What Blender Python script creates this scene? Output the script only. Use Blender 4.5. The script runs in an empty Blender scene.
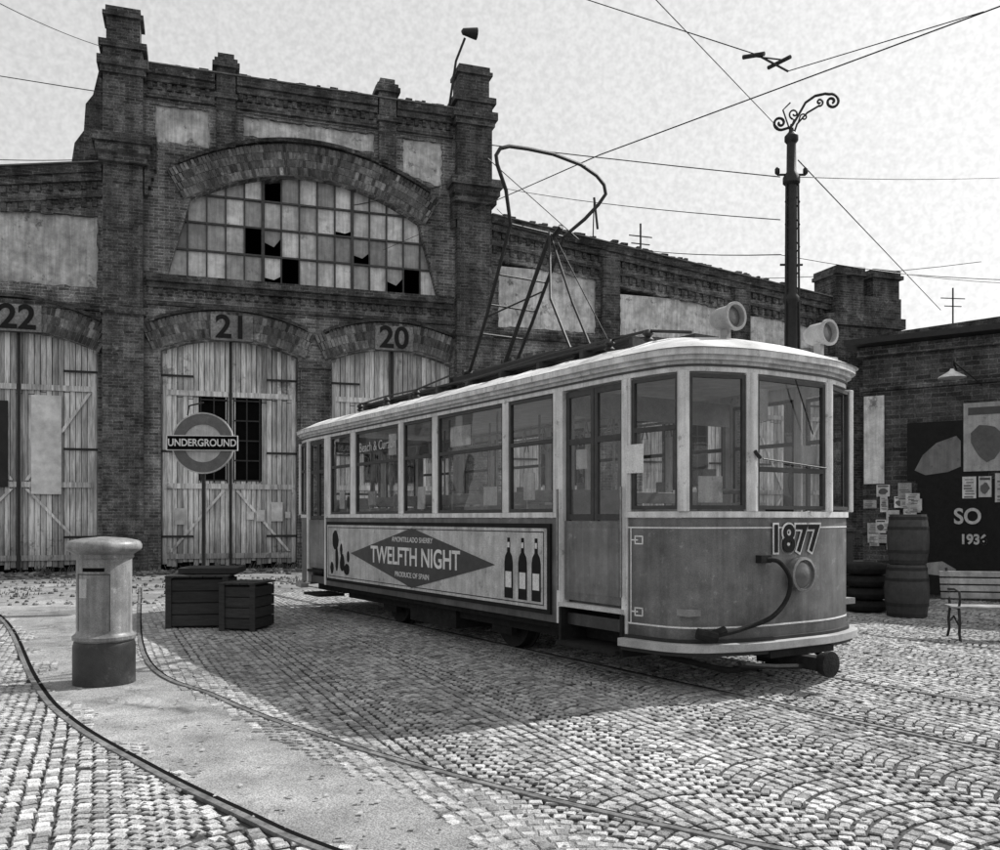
import bpy, math, random
from mathutils import Vector, Matrix
random.seed(7)
R=random.random
def U(a,b): return a+(b-a)*R()
scene=bpy.context.scene
# ------------------------------------------------------------------ helpers
class B:
    def __init__(s): s.v=[];s.f=[];s.t=[]
    def add(s,vs,fs,tone=1.0):
        o=len(s.v); s.v+= [tuple(p) for p in vs]
        for f in fs: s.f.append([o+i for i in f]); s.t.append(tone)
    def hexa(s,p,tone=1.0):
        s.add(p,[(0,3,2,1),(4,5,6,7),(0,1,5,4),(1,2,6,5),(2,3,7,6),(3,0,4,7)],tone)
    def box(s,x0,x1,y0,y1,z0,z1,tone=1.0):
        s.hexa([(x0,y0,z0),(x1,y0,z0),(x1,y1,z0),(x0,y1,z0),(x0,y0,z1),(x1,y0,z1),(x1,y1,z1),(x0,y1,z1)],tone)
    def prism(s,poly,y0,y1,tone=1.0):
        n=len(poly)
        vs=[(x,y0,z) for x,z in poly]+[(x,y1,z) for x,z in poly]
        fs=[tuple(range(n)),tuple(range(2*n-1,n-1,-1))]+[(i,i+n,(i+1)%n+n,(i+1)%n) for i in range(n)]
        s.add(vs,fs,tone)
    def tube(s,path,r,n=8,tone=1.0,r1=None):
        path=[Vector(p) for p in path]; m=len(path)
        rs=[r+((r1-r)*i/(m-1) if r1 is not None else 0) for i in range(m)]
        vs=[];ref=None
        for i,p in enumerate(path):
            d=(path[min(i+1,m-1)]-path[max(i-1,0)]).normalized()
            if ref is None:
                ref=Vector((0,0,1)) if abs(d.z)<.9 else Vector((1,0,0))
            a=d.cross(ref).normalized(); b=a.cross(d).normalized(); ref=b
            for k in range(n):
                t=2*math.pi*k/n
                vs.append(p+(a*math.cos(t)+b*math.sin(t))*rs[i])
        fs=[]
        for i in range(m-1):
            for k in range(n):
                fs.append((i*n+k,i*n+(k+1)%n,(i+1)*n+(k+1)%n,(i+1)*n+k))
        fs.append(tuple(range(n-1,-1,-1))); fs.append(tuple((m-1)*n+k for k in range(n)))
        s.add(vs,fs,tone)
    def lathe(s,prof,c=(0,0,0),n=24,axis='z',tone=1.0):
        vs=[]
        for r,h in prof:
            for k in range(n):
                t=2*math.pi*k/n
                x,y,z=r*math.cos(t),r*math.sin(t),h
                if axis=='x': x,y,z=h,r*math.cos(t),r*math.sin(t)
                if axis=='y': x,y,z=r*math.sin(t),h,r*math.cos(t)
                vs.append((x+c[0],y+c[1],z+c[2]))
        m=len(prof);fs=[]
        for i in range(m-1):
            for k in range(n):
                fs.append((i*n+k,i*n+(k+1)%n,(i+1)*n+(k+1)%n,(i+1)*n+k))
        fs.append(tuple(range(n-1,-1,-1))); fs.append(tuple((m-1)*n+k for k in range(n)))
        s.add(vs,fs,tone)
    def seg(s,p0,p1,t0,t1,z0,z1,oo,oi,tone=1.0):
        p0=Vector(p0);p1=Vector(p1);d=(p1-p0).normalized();n=Vector((d.y,-d.x))
        def q(t,o,z):
            w=p0+d*t+n*o; return (w.x,w.y,z)
        s.hexa([q(t0,oo,z0),q(t1,oo,z0),q(t1,oi,z0),q(t0,oi,z0),q(t0,oo,z1),q(t1,oo,z1),q(t1,oi,z1),q(t0,oi,z1)],tone)
    def pane(s,p0,p1,t0,t1,z0,z1,o):
        p0=Vector(p0);p1=Vector(p1);d=(p1-p0).normalized();n=Vector((d.y,-d.x))
        a=p0+d*t0+n*o;c=p0+d*t1+n*o
        s.add([(a.x,a.y,z0),(c.x,c.y,z0),(c.x,c.y,z1),(a.x,a.y,z1)],[(0,1,2,3)])
    def ribbon(s,pl,z0,z1,oo,oi,closed=False,tone=1.0):
        n=len(pl);P=[Vector(p) for p in pl];off=[]
        for i in range(n):
            a=P[i-1] if (i>0 or closed) else None
            c=P[(i+1)%n] if (i<n-1 or closed) else None
            ns=[]
            if a is not None:
                d=(P[i]-a).normalized(); ns.append(Vector((d.y,-d.x)))
            if c is not None:
                d=(c-P[i]).normalized(); ns.append(Vector((d.y,-d.x)))
            m=sum(ns,Vector((0,0))).normalized(); m=m/max(.5,m.dot(ns[0])); off.append(m)
        vs=[]
        for i in range(n):
            a=P[i]+off[i]*oo; b=P[i]+off[i]*oi
            vs+=[(a.x,a.y,z0),(a.x,a.y,z1),(b.x,b.y,z1),(b.x,b.y,z0)]
        fs=[]
        for i in range(n if closed else n-1):
            j=(i+1)%n
            for k in range(4):
                l=(k+1)%4
                fs.append((i*4+l,i*4+k,j*4+k,j*4+l))
        if not closed: fs+=[(0,1,2,3),((n-1)*4+3,(n-1)*4+2,(n-1)*4+1,(n-1)*4)]
        s.add(vs,fs,tone)
    def obj(s,name,mat,parent=None,smooth=False,bevel=0,fixn=True):
        me=bpy.data.meshes.new(name); me.from_pydata(s.v,[],s.f); me.update()
        at=me.attributes.new('tone','FLOAT','FACE'); at.data.foreach_set('value',s.t)
        if fixn and len(s.f)<60000:
            import bmesh
            bm=bmesh.new(); bm.from_mesh(me); bmesh.ops.recalc_face_normals(bm,faces=bm.faces[:]); bm.to_mesh(me); bm.free()
        me.materials.append(mat)
        o=bpy.data.objects.new(name,me); scene.collection.objects.link(o)
        if parent: o.parent=parent
        if smooth:
            for p in me.polygons: p.use_smooth=True
            try: me.set_sharp_from_angle(angle=math.radians(38))
            except Exception: pass
        if bevel:
            m=o.modifiers.new('bevel','BEVEL'); m.width=bevel; m.segments=2; m.limit_method='ANGLE'
        return o
def empty(name,loc=(0,0,0),rz=0):
    e=bpy.data.objects.new(name,None); e.location=loc; e.rotation_euler=(0,0,rz); e.empty_display_size=.2
    scene.collection.objects.link(e); return e
def tonefix(me,val=1.0):
    at=me.attributes.new('tone','FLOAT','FACE'); at.data.foreach_set('value',[val]*len(me.polygons))
def plate(name,outer,holes,y0,y1,mat,parent):
    c=bpy.data.curves.new(name,'CURVE'); c.dimensions='2D'; c.fill_mode='BOTH'; c.extrude=(y1-y0)/2
    for pl in [outer]+holes:
        s=c.splines.new('POLY'); s.points.add(len(pl)-1)
        for i,(x,z) in enumerate(pl): s.points[i].co=(x,z,0,1)
        s.use_cyclic_u=True
    t=bpy.data.objects.new(name+'_c',c); scene.collection.objects.link(t)
    bpy.context.view_layer.update()
    me=bpy.data.meshes.new_from_object(t); bpy.data.objects.remove(t)
    mid=(y0+y1)/2
    for v in me.vertices:
        x,y,z=v.co; v.co=(x,mid-z,y)
    me.materials.clear(); me.materials.append(mat); tonefix(me)
    for p in me.polygons: p.use_smooth=False
    o=bpy.data.objects.new(name,me); scene.collection.objects.link(o); o.parent=parent
    return o
def text(s,size,loc,rot,mat,parent,name,sx=1.0,ext=.004,bold=0.0):
    c=bpy.data.curves.new(name,'FONT'); c.body=s; c.size=size; c.extrude=ext; c.align_x='CENTER'; c.align_y='CENTER'; c.offset=bold
    t=bpy.data.objects.new(name+'_t',c); scene.collection.objects.link(t)
    bpy.context.view_layer.update()
    me=bpy.data.meshes.new_from_object(t); bpy.data.objects.remove(t)
    me.materials.clear(); me.materials.append(mat); tonefix(me)
    o=bpy.data.objects.new(name,me); scene.collection.objects.link(o); o.parent=parent
    o.location=loc; o.rotation_euler=[math.radians(a) for a in rot]; o.scale=(sx,1,1)
    return o
# ------------------------------------------------------------------ materials
def nt(name):
    m=bpy.data.materials.new(name); m.use_nodes=True; t=m.node_tree
    return m,t,t.nodes['Principled BSDF']
def link(t,a,b): t.links.new(a,b)
def math_n(t,op,a,b=None,c=None,clamp=False):
    n=t.nodes.new('ShaderNodeMath'); n.operation=op; n.use_clamp=clamp
    for i,v in enumerate((a,b,c)):
        if v is None: continue
        if isinstance(v,(int,float)): n.inputs[i].default_value=v
        else: t.links.new(v,n.inputs[i])
    return n.outputs[0]
def noise(t,vec,scale,detail=4,rough=.6):
    n=t.nodes.new('ShaderNodeTexNoise'); n.inputs['Scale'].default_value=scale; n.inputs['Detail'].default_value=detail; n.inputs['Roughness'].default_value=rough
    t.links.new(vec,n.inputs['Vector']); return n.outputs['Fac']
def mr(t,v,a,b,c,d):
    n=t.nodes.new('ShaderNodeMapRange'); t.links.new(v,n.inputs[0])
    for i,x in enumerate((a,b,c,d)): n.inputs[i+1].default_value=x
    return n.outputs[0]
def coords(t,stretch=(1,1,1)):
    tc=t.nodes.new('ShaderNodeTexCoord'); mp=t.nodes.new('ShaderNodeMapping'); mp.inputs['Scale'].default_value=stretch
    t.links.new(tc.outputs['Object'],mp.inputs['Vector']); return tc.outputs['Object'],mp.outputs[0]
def M(name,base,rough=.75,ns=8,na=.3,big=.5,ba=.2,bump=.3,bs=60,bd=.01,metal=0,stretch=(1,1,1),spec=.4,grain=.12,streak=0,low=None,spots=None):
    m,t,bs_=nt(name); oc,vec=coords(t,stretch)
    n1=mr(t,noise(t,vec,ns,4,.65),.3,.7,1-na,1+na)
    at=t.nodes.new('ShaderNodeAttribute'); at.attribute_name='tone'
    v=math_n(t,'MULTIPLY',n1,at.outputs['Fac']); v=math_n(t,'MULTIPLY',v,base)
    if ba: v=math_n(t,'MULTIPLY',v,mr(t,noise(t,oc,big,2,.6),.3,.7,1-ba,1+ba))
    if grain: v=math_n(t,'MULTIPLY',v,mr(t,noise(t,oc,130,0,.7),.3,.7,1-grain,1+grain))
    if streak:
        mp=t.nodes.new('ShaderNodeMapping'); mp.inputs['Scale'].default_value=(7,7,.5); link(t,oc,mp.inputs[0])
        v=math_n(t,'MULTIPLY',v,mr(t,noise(t,mp.outputs[0],1.5,3,.65),.38,.68,1.06,1-streak))
    if spots:
        v=math_n(t,'MULTIPLY',v,mr(t,noise(t,oc,spots[0],4,.75),.60,.68,1,spots[1]))
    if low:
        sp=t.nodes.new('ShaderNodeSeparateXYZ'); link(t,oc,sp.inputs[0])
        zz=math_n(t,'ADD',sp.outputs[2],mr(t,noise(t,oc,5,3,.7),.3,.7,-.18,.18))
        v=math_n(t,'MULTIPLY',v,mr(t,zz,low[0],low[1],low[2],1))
    v=math_n(t,'MINIMUM',v,.85)
    link(t,v,bs_.inputs['Base Color'])
    bs_.inputs['Roughness'].default_value=rough; bs_.inputs['Metallic'].default_value=metal
    bs_.inputs['Specular IOR Level'].default_value=spec
    if bump:
        b=t.nodes.new('ShaderNodeBump'); b.inputs['Strength'].default_value=bump; b.inputs['Distance'].default_value=bd
        h=noise(t,vec,bs,2,.7); link(t,h,b.inputs['Height']); link(t,b.outputs[0],bs_.inputs['Normal'])
    return m
def brick(name,c1,c2,mort,bw=.29,rh=.095,stain=.45):
    m,t,bs_=nt(name)
    tc=t.nodes.new('ShaderNodeTexCoord'); sp=t.nodes.new('ShaderNodeSeparateXYZ'); link(t,tc.outputs['Object'],sp.inputs[0])
    cb=t.nodes.new('ShaderNodeCombineXYZ'); link(t,math_n(t,'ADD',sp.outputs[0],sp.outputs[1]),cb.inputs[0]); link(t,sp.outputs[2],cb.inputs[1])
    nz=t.nodes.new('ShaderNodeTexNoise'); nz.inputs['Scale'].default_value=3; nz.inputs['Detail'].default_value=0; link(t,tc.outputs['Object'],nz.inputs['Vector'])
    vm=t.nodes.new('ShaderNodeVectorMath'); vm.operation='MULTIPLY_ADD'; link(t,nz.outputs['Color'],vm.inputs[0]); vm.inputs[1].default_value=(.03,.02,0); link(t,cb.outputs[0],vm.inputs[2])
    br=t.nodes.new('ShaderNodeTexBrick'); link(t,vm.outputs[0],br.inputs['Vector'])
    br.inputs['Scale'].default_value=1; br.inputs['Brick Width'].default_value=bw; br.inputs['Row Height'].default_value=rh
    br.inputs['Mortar Size'].default_value=.012; br.inputs['Mortar Smooth'].default_value=.3; br.inputs['Bias'].default_value=-.1
    br.inputs['Color1'].default_value=(c1,c1,c1,1); br.inputs['Color2'].default_value=(c2,c2,c2,1); br.inputs['Mortar'].default_value=(mort,mort,mort,1)
    o=tc.outputs['Object']
    n1=mr(t,noise(t,o,.55,5,.65),.32,.68,1-stain,1+stain)
    n2=mr(t,noise(t,o,3.2,4,.7),.3,.7,.45,1.55)
    n3=mr(t,noise(t,o,28,2,.75),.3,.7,.5,1.5)
    mp=t.nodes.new('ShaderNodeMapping'); mp.inputs['Scale'].default_value=(2.2,2.2,.22); link(t,o,mp.inputs[0])
    n4=mr(t,noise(t,mp.outputs[0],1,3,.6),.35,.7,1.25,.5)
    at=t.nodes.new('ShaderNodeAttribute'); at.attribute_name='tone'
    bw_=t.nodes.new('ShaderNodeRGBToBW'); link(t,br.outputs['Color'],bw_.inputs[0]); v=bw_.outputs[0]
    for x in (n1,n2,n3,n4,at.outputs['Fac']): v=math_n(t,'MULTIPLY',v,x)
    bl=mr(t,noise(t,o,1.3,7,.8),.59,.69,0,.2); v=math_n(t,'ADD',v,bl)
    link(t,v,bs_.inputs['Base Color']); bs_.inputs['Roughness'].default_value=.9; bs_.inputs['Specular IOR Level'].default_value=.2
    h=math_n(t,'SUBTRACT',math_n(t,'MULTIPLY',n3,.4),br.outputs['Fac'])
    b=t.nodes.new('ShaderNodeBump'); b.inputs['Strength'].default_value=.9; b.inputs['Distance'].default_value=.018
    link(t,h,b.inputs['Height']); link(t,b.outputs[0],bs_.inputs['Normal'])
    return m
def glass(name,tint=.75,base=.08,k=1.0):
    m=bpy.data.materials.new(name); m.use_nodes=True; t=m.node_tree; t.nodes.clear()
    out=t.nodes.new('ShaderNodeOutputMaterial'); mx=t.nodes.new('ShaderNodeMixShader'); tr=t.nodes.new('ShaderNodeBsdfTransparent'); gl=t.nodes.new('ShaderNodeBsdfGlossy')
    tr.inputs[0].default_value=(tint,tint,tint,1); gl.inputs['Roughness'].default_value=.02; gl.inputs[0].default_value=(.9,.9,.9,1)
    lw=t.nodes.new('ShaderNodeLayerWeight'); lw.inputs[0].default_value=.5
    tc=t.nodes.new('ShaderNodeTexCoord')
    dirt=mr(t,noise(t,tc.outputs['Object'],3.5,4,.7),.5,.75,0,.07)
    link(t,math_n(t,'ADD',math_n(t,'MULTIPLY',math_n(t,'POWER',lw.outputs['Facing'],4.0),k),base,clamp=True),mx.inputs[0]); link(t,tr.outputs[0],mx.inputs[1]); link(t,gl.outputs[0],mx.inputs[2])
    df=t.nodes.new('ShaderNodeBsdfDiffuse'); df.inputs[0].default_value=(.5,.5,.5,1); mx2=t.nodes.new('ShaderNodeMixShader')
    link(t,dirt,mx2.inputs[0]); link(t,mx.outputs[0],mx2.inputs[1]); link(t,df.outputs[0],mx2.inputs[2]); link(t,mx2.outputs[0],out.inputs[0])
    b=t.nodes.new('ShaderNodeBump'); b.inputs['Strength'].default_value=.35; b.inputs['Distance'].default_value=.03
    link(t,noise(t,tc.outputs['Object'],1.8,1,.5),b.inputs['Height']); link(t,b.outputs[0],gl.inputs['Normal'])
    return m
mBrick=brick('old_brick',.21,.08,.32)
mBrickD=brick('dark_brick',.115,.045,.16)
mVous=M('arch_brick',.14,.9,14,.45,1,.4,.6,40,spots=(3,1.9))
mStucco=M('stucco',.62,.9,3.5,.35,1.2,.3,.6,20,.03,spots=(2.2,.4),streak=.3)
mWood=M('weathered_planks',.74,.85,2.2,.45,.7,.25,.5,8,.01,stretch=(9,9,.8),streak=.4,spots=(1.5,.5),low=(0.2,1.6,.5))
mWoodL=M('pale_board',.5,.85,4,.2,1,.2,.3,20)
mDark=M('dark_iron',.026,.55,10,.3,1,0,.2,60,metal=.3)
mBlack=M('black_void',.006,.9,4,.2,1,0,0,spec=.05)
mPaint=M('cream_paint',.72,.5,5,.15,1.2,.12,.15,30,.004,grain=.1,streak=.32,spots=(7,.55))
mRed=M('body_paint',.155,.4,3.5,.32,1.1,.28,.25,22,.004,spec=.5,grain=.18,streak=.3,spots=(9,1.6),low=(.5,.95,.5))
mRoof=M('roof_canvas',.56,.75,2.5,.35,1.4,.25,.3,18,.01,spots=(4,.55))
mSash=M('dark_sash_wood',.045,.5,10,.3,1,0,.2,40)
mSteel=M('worn_steel',.25,.4,20,.3,2,0,.3,60,metal=.6)
mRail=M('dusty_rail',.15,.6,14,.5,2,.4,.3,60,metal=.2)
mUnder=M('undercarriage_near_black',.018,.85,10,.4,1,0,.5,40,spec=.2)  # near-black mottled base for underframe, wheels, steps, hoses and tyres
mSeat=M('seat_wood',.34,.6,8,.3,ba=0)
mGlass=glass('window_glass',.93,.045,.8)
mCab=M('cabin_interior',.22,.7,6,.2,ba=0)
mLineW=M('white_lettering',.7,.6,12,.15,2,.1,0,grain=.2)
mInk=M('black_ink',.018,.7,12,.2,2,0,0,spec=.1)
mAd=M('poster_paper_board',.5,.6,6,.18,1.5,.15,.1,20,streak=.25,grain=.2,spots=(5,.6))
mGrey=M('mid_grey_ink',.14,.6,12,.2,2,.1,0)
mPane=M('milky_sky_toned_panes',.58,.3,3,.35,.8,.25,.15,6,.02,spec=.7,spots=(1.6,.5),streak=.3)  # milky panes; bright sky reflection put into the base colour
mIron=M('pillar_box_paint',.25,.42,5,.3,2,.25,.25,20,.004,streak=.45,spots=(6,1.5),grain=.2)
# ------------------------------------------------------------------ ground
mSett=M('granite_setts',.34,.75,14,.35,.35,0,.7,60,.008,spec=.25,grain=.3,spots=(.9,.62))
mDirt=M('dusty_ground',.055,.95,3,.35,.25,.3,.6,40,.02,grain=.3)
mConc=M('worn_concrete',.24,.9,2.2,.35,.5,.28,.8,30,.015,grain=.4,spots=(1.3,.55))
mApron=M('apron_dirt',.2,.95,1.6,.45,.4,.35,.8,24,.03,grain=.35,spots=(1.1,.4))
g=B(); g.add([(-400,-60,-.016),(400,-60,-.016),(400,700,-.016),(-400,700,-.016)],[(0,1,2,3)]); g.obj('ground',mDirt,fixn=False)
def smooth_curve(pts,n=8):
    out=[]
    P=[Vector(p) for p in pts]; P=[2*P[0]-P[1]]+P+[2*P[-1]-P[-2]]
    for i in range(1,len(P)-2):
        for k in range(n):
            t=k/n; a,b,c,d=P[i-1:i+3]
            q=.5*((2*b)+(c-a)*t+(2*a-5*b+4*c-d)*t*t+(3*b-a-3*c+d)*t**3); out.append((q.x,q.y))
    out.append(tuple(P[-2])); return out
left_c=smooth_curve([(-12.5,20.5),(-8.0,14.4),(-4.62,8.89),(-3.41,7.1),(-2.22,5.71),(-1.40,4.85),(-.87,4.34),(.1,3.6),(1.4,2.9)])
strip_r=smooth_curve([(-7.2,19.5),(-4.72,11.8),(-3.2,8.89),(-1.9,6.96),(-1.04,5.83),(-.42,5.1),(.1,4.34),(.9,3.7),(2.0,3.1)])
rail_r=smooth_curve([(-8.2,20.5),(-4.2,10.6),(-2.5,8.0),(-1.23,6.49),(-.31,5.60),(.54,4.9),(1.35,4.34),(2.6,3.7)])
def sheet(b,A,C,z,n=70):
    def res(c):
        L=[0]
        for i in range(1,len(c)): L.append(L[-1]+math.dist(c[i],c[i-1]))
        out=[]
        for k in range(n+1):
            d=L[-1]*k/n; j=0
            while j<len(L)-2 and L[j+1]<d: j+=1
            f=(d-L[j])/(L[j+1]-L[j]); out.append((c[j][0]+(c[j+1][0]-c[j][0])*f,c[j][1]+(c[j+1][1]-c[j][1])*f))
        return out
    a=res(A);c=res(C); vs=[(x,y,z) for x,y in a]+[(x,y,z) for x,y in c]
    b.add(vs,[(i,n+1+i,n+2+i,i+1) for i in range(n)])
b=B(); sheet(b,left_c,[(x+.35,y+.25) for x,y in strip_r],-.003); b.obj('concrete_path',mConc,fixn=False)
def rail(name,c,faint=False):
    e=empty(name)
    b=B(); b.ribbon(c,-.012,.012,.025,-.02); b.obj('rail_head',mRail,e)
    b=B(); b.ribbon(c,-.012,.0095,-.021,-.04 if faint else -.06); b.obj('groove',mBlack,e)
    return e
rail('tram_rail',left_c); rail('tram_rail',rail_r,True)
TX,TY=.627,9.4; fx,fy=.5417,-.8406
def tw(s,w): return (TX+fx*s-fy*w, TY+fy*s+fx*w)
rail('tram_rail',[tw(-16,.54),tw(2,.54),tw(4,.54),tw(5.6,.66),tw(9,1.3)])
rail('tram_rail',[tw(-16,2.06),tw(2,2.06),tw(4,2.08),tw(5.6,2.25),tw(9,3.0)],True)
rail('tram_rail',smooth_curve([(3.0,15.6),(5.3,11.9),(7.0,10.2),(10,8.4),(13,7.4)]))
def inside(x,y,poly):
    c=False;n=len(poly);j=n-1
    for i in range(n):
        xi,yi=poly[i];xj,yj=poly[j]
        if (yi>y)!=(yj>y) and x<(xj-xi)*(y-yi)/(yj-yi)+xi: c=not c
        j=i
    return c
strip_poly=left_c+strip_r[::-1]
from mathutils import noise as mn
b=B()
p=.09; W=1.08; Rr=W/1.45; rot=math.radians(24); cr,sr=math.cos(rot),math.sin(rot)
thm=math.asin(W/2/Rr)
V=[];F=[];T=[]
for j in range(-30,34):
    for i in range(-160,330):
        nst=int(round(2*thm*Rr/.095))
        arcw=U(-.012,.012)
        qx0=j*W*cr-(i*p+Rr)*sr; qy0=j*W*sr+(i*p+Rr)*cr+2
        if qy0<1.8 or qy0>21 or abs(qx0)>.60*qy0+3: continue
        for k in range(nst):
            th=-thm+2*thm*(k+.5+U(-.08,.08))/nst
            lx=j*W+Rr*math.sin(th); ly=i*p+Rr*math.cos(th)+arcw
            x=lx*cr-ly*sr; y=lx*sr+ly*cr+2
            if y<3.0 or y>20 or abs(x)>.60*y+1.6: continue
            if x<-6.5 and y>16: continue
            n0=mn.noise(Vector((x*1.3,y*1.3,0)))
            if x<2.6 and inside(x-.1+n0*.5,y+n0*.3,strip_poly) and inside(x+.06,y,strip_poly): continue
            if R()<.006: continue
            hx=.0435*U(.84,1.04); hy=p*.5*math.cos(th)*U(.82,.97)
            a=rot-th+U(-.08,.08); ca,sa=math.cos(a),math.sin(a)
            z=U(-.003,.003)+.006*mn.noise(Vector((x*.9,y*.9,3))); tone=U(.55,1.4)*(1+.3*mn.noise(Vector((x*.5,y*.5,9))))
            o=len(V); tx,ty=U(-.06,.06),U(-.06,.06)
            for (sc,zz) in ((1.0,-.018),(.93,-.004),(.72,.004)):
                for (sx,sy) in ((-1,-1),(1,-1),(1,1),(-1,1)):
                    qx=sx*hx*sc*U(.92,1.06);qy=sy*hy*sc*U(.92,1.06)
                    V.append((x+qx*ca-qy*sa,y+qx*sa+qy*ca,z+zz+(qx*tx+qy*ty if sc<1 else 0)))
            F.append((o+8,o+9,o+10,o+11));T.append(tone)
            for q in range(2):
                for m_ in range(4):
                    n_=(m_+1)%4
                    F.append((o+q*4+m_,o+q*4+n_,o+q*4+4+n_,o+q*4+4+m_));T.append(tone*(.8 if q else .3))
b.v=V;b.f=F;b.t=T; b.obj('cobblestone_paving',mSett,fixn=False)
apr=B(); apr.add([(-30,17.5,-.008),(-7.5,16.2,-.008),(-5.2,20.0,-.008),(4,20.2,-.008),(30,21,-.008),(30,60,-.008),(-30,60,-.008)],[(0,1,2,3,4,5,6)]); apr.obj('depot_apron_pavement',mApron,fixn=False)
b=B()
for c in range(2600):
    y=U(3.4,17);x=U(-.6,.6)*y; s=U(.005,.018)
    b.add([(x-s,y-s,.010),(x+s,y-s*.6,.012),(x+s*.7,y+s,.010),(x-s*.6,y+s*.8,.016)],[(0,1,2,3)],U(.2,1.8))
b.obj('grit',M('grit_bits',.2,.9,ba=0),None,fixn=False)
# ------------------------------------------------------------------ depot
RZ=math.atan2(.3162,.9487)
D=empty('brick_tram_depot',(-8.31,27.7,0),RZ)
def arc(x0,x1,zs,rise,n=16):
    return [(x0+(x1-x0)*i/n, zs+rise*(1-(2*i/n-1)**2)) for i in range(n+1)]
def notch(x0,x1,zs,rise): return [(x0,0)]+arc(x0,x1,zs,rise)+[(x1,0)]
lun=[(-1.8,8.95)]+arc(-1.15,5.95,11.3,1.05,24)+[(6.6,8.95)]
panels=[[(-2.15,12.9),(-.6,12.9),(-.6,14.05),(-2.15,14.05)],[(.4,13.42),(4.5,13.42),(4.5,14.05),(.4,14.05)],[(5.4,12.9),(6.75,12.5),(6.75,14.05),(5.4,14.05)]]
def ragged(pl,amp=.05,step=.14):
    out=[]
    n=len(pl)
    for i in range(n):
        a=Vector(pl[i]);c=Vector(pl[(i+1)%n]); L=(c-a).length; m=max(1,int(L/step)); d=(c-a).normalized(); nn=Vector((d.y,-d.x))
        out.append(tuple(a))
        for k in range(1,m):
            q=a+(c-a)*k/m+nn*U(-amp,amp*.4); out.append((q.x,q.y))
    return out
outer=[(-3.6,0)]+notch(-2.0,2.05,6.65,.42)+notch(3.1,7.07,6.65,.42)+[(8.4,0),(8.4,15.0),(-3.6,15.0)]
plate('front_wall',outer,[lun]+[ragged(q) for q in panels],0,.6,mBrick,D)
b=B()
for pl in panels:
    xs=[q[0] for q in pl];zs=[q[1] for q in pl]; b.box(min(xs)-.1,max(xs)+.1,.10,.3,min(zs)-.1,max(zs)+.1,U(.95,1.15))
lw_pan=[(-9.3,8.4),(-3.75,8.4),(-3.75,10.55),(-9.3,10.35)]
b.box(-9.5,-3.5,.25,.4,8.2,10.8,.8)
rw=[[(8.75,8.1),(12.4,8.1),(12.4,10.0),(8.75,10.4)],[(13.3,8.1),(17.8,8.1),(17.8,9.35),(13.3,9.85)],[(18.6,8.1),(22.0,8.1),(22.0,8.9),(18.6,9.3)]]
for pl in rw: b.box(pl[0][0]-.1,pl[1][0]+.1,.25,.42,7.9,10.2 if pl[0][0]<9 else 9.6 if pl[0][0]<15 else 9.2,1.05)
b.obj('stucco_panels',mStucco,D)
def wz(a):
    return 12.0-.17*(-3.6-a) if a<0 else 11.75-.125*(a-8.4)
plate('left_wing_wall',[(-16,0)]+notch(-14,-9.6,6.5,.5)+notch(-8.0,-3.75,6.55,.45)+[(-3.6,0),(-3.6,12.0),(-16,wz(-16))],[ragged(lw_pan)],.15,.75,mBrick,D)
plate('right_wing_wall',[(8.4,0)]+notch(9.3,13.3,6.3,.4)+notch(14.2,18.0,6.3,.4)+notch(18.8,22.2,6.3,.4)+[(25.2,0),(25.2,wz(25.2)),(8.4,11.75)],[ragged(q) for q in rw],.15,.75,mBrick,D)
b=B()
b.box(-3.6,-3.0,.8,26,0,13); b.box(7.8,8.4,.8,26,0,13); b.box(-3.6,8.4,25.5,26,0,13)
b.box(-16,-15.5,.8,26,0,9.3); b.box(24.7,25.2,.8,26,0,9.2)
b.prism([(-4.55,11.6),(-3.5,11.6),(-3.5,14.9),(-3.75,14.9),(-3.9,14.2),(-4.1,13.9),(-4.15,13.1),(-4.4,12.7)],.35,.9)
b.obj('side_walls',mBrickD,D)
b=B()
b.prism([(-3.7,12.9),(2.4,14.7),(8.5,12.9),(8.5,12.7),(2.4,14.5),(-3.7,12.7)],.75,26)
b.prism([(-16.2,wz(-16)-.4),(-3.6,11.5),(-3.6,11.3),(-16.2,wz(-16)-.6)],.85,26)
b.prism([(8.4,11.3),(25.3,9.2),(25.3,9.0),(8.4,11.1)],.85,26)
b.obj('roof',M('roof_sheet',.12,.8),D)
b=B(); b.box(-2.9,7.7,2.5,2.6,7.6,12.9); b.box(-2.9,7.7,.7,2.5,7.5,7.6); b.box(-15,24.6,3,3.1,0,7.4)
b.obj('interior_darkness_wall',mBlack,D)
def vous(b,x0,x1,zs,rise,th,y0,y1,rings=2):
    A=arc(x0,x1,zs,rise,200)
    L=[0]
    for i in range(1,201): L.append(L[-1]+math.dist(A[i],A[i-1]))
    def at(d):
        d=min(max(d,0),L[-1]*.99999); j=int(d/L[-1]*200); j=max(0,min(199,j))
        while j<199 and L[j+1]<d: j+=1
        while j>0 and L[j]>d: j-=1
        f=(d-L[j])/(L[j+1]-L[j]); p=Vector((A[j][0]+(A[j+1][0]-A[j][0])*f,A[j][1]+(A[j+1][1]-A[j][1])*f))
        t=(Vector(A[j+1])-Vector(A[j])).normalized(); return p,Vector((-t.y,t.x))
    n=int(L[-1]/.105)
    for r in range(rings):
        o=.5*(r%2)
        for k in range(-1 if o else 0,n):
            d0=L[-1]*(k+o+.1)/n; d1=L[-1]*(k+o+.9)/n
            if d1<=0 or d0>=L[-1]: continue
            p0,n0=at(d0);p1,n1=at(d1)
            a=th*r/rings+.008; c=th*(r+1)/rings-.008
            yy=y0-U(0,.015)
            if R()<.02: yy+=.05
            q=[p0+n0*a,p1+n1*a,p1+n1*c,p0+n0*c]
            b.prism([(v.x,v.y) for v in q],yy,y1,U(.3,1.45)*(.9+.5*mn.noise(Vector((p0.x,p0.y,r)))))
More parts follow.
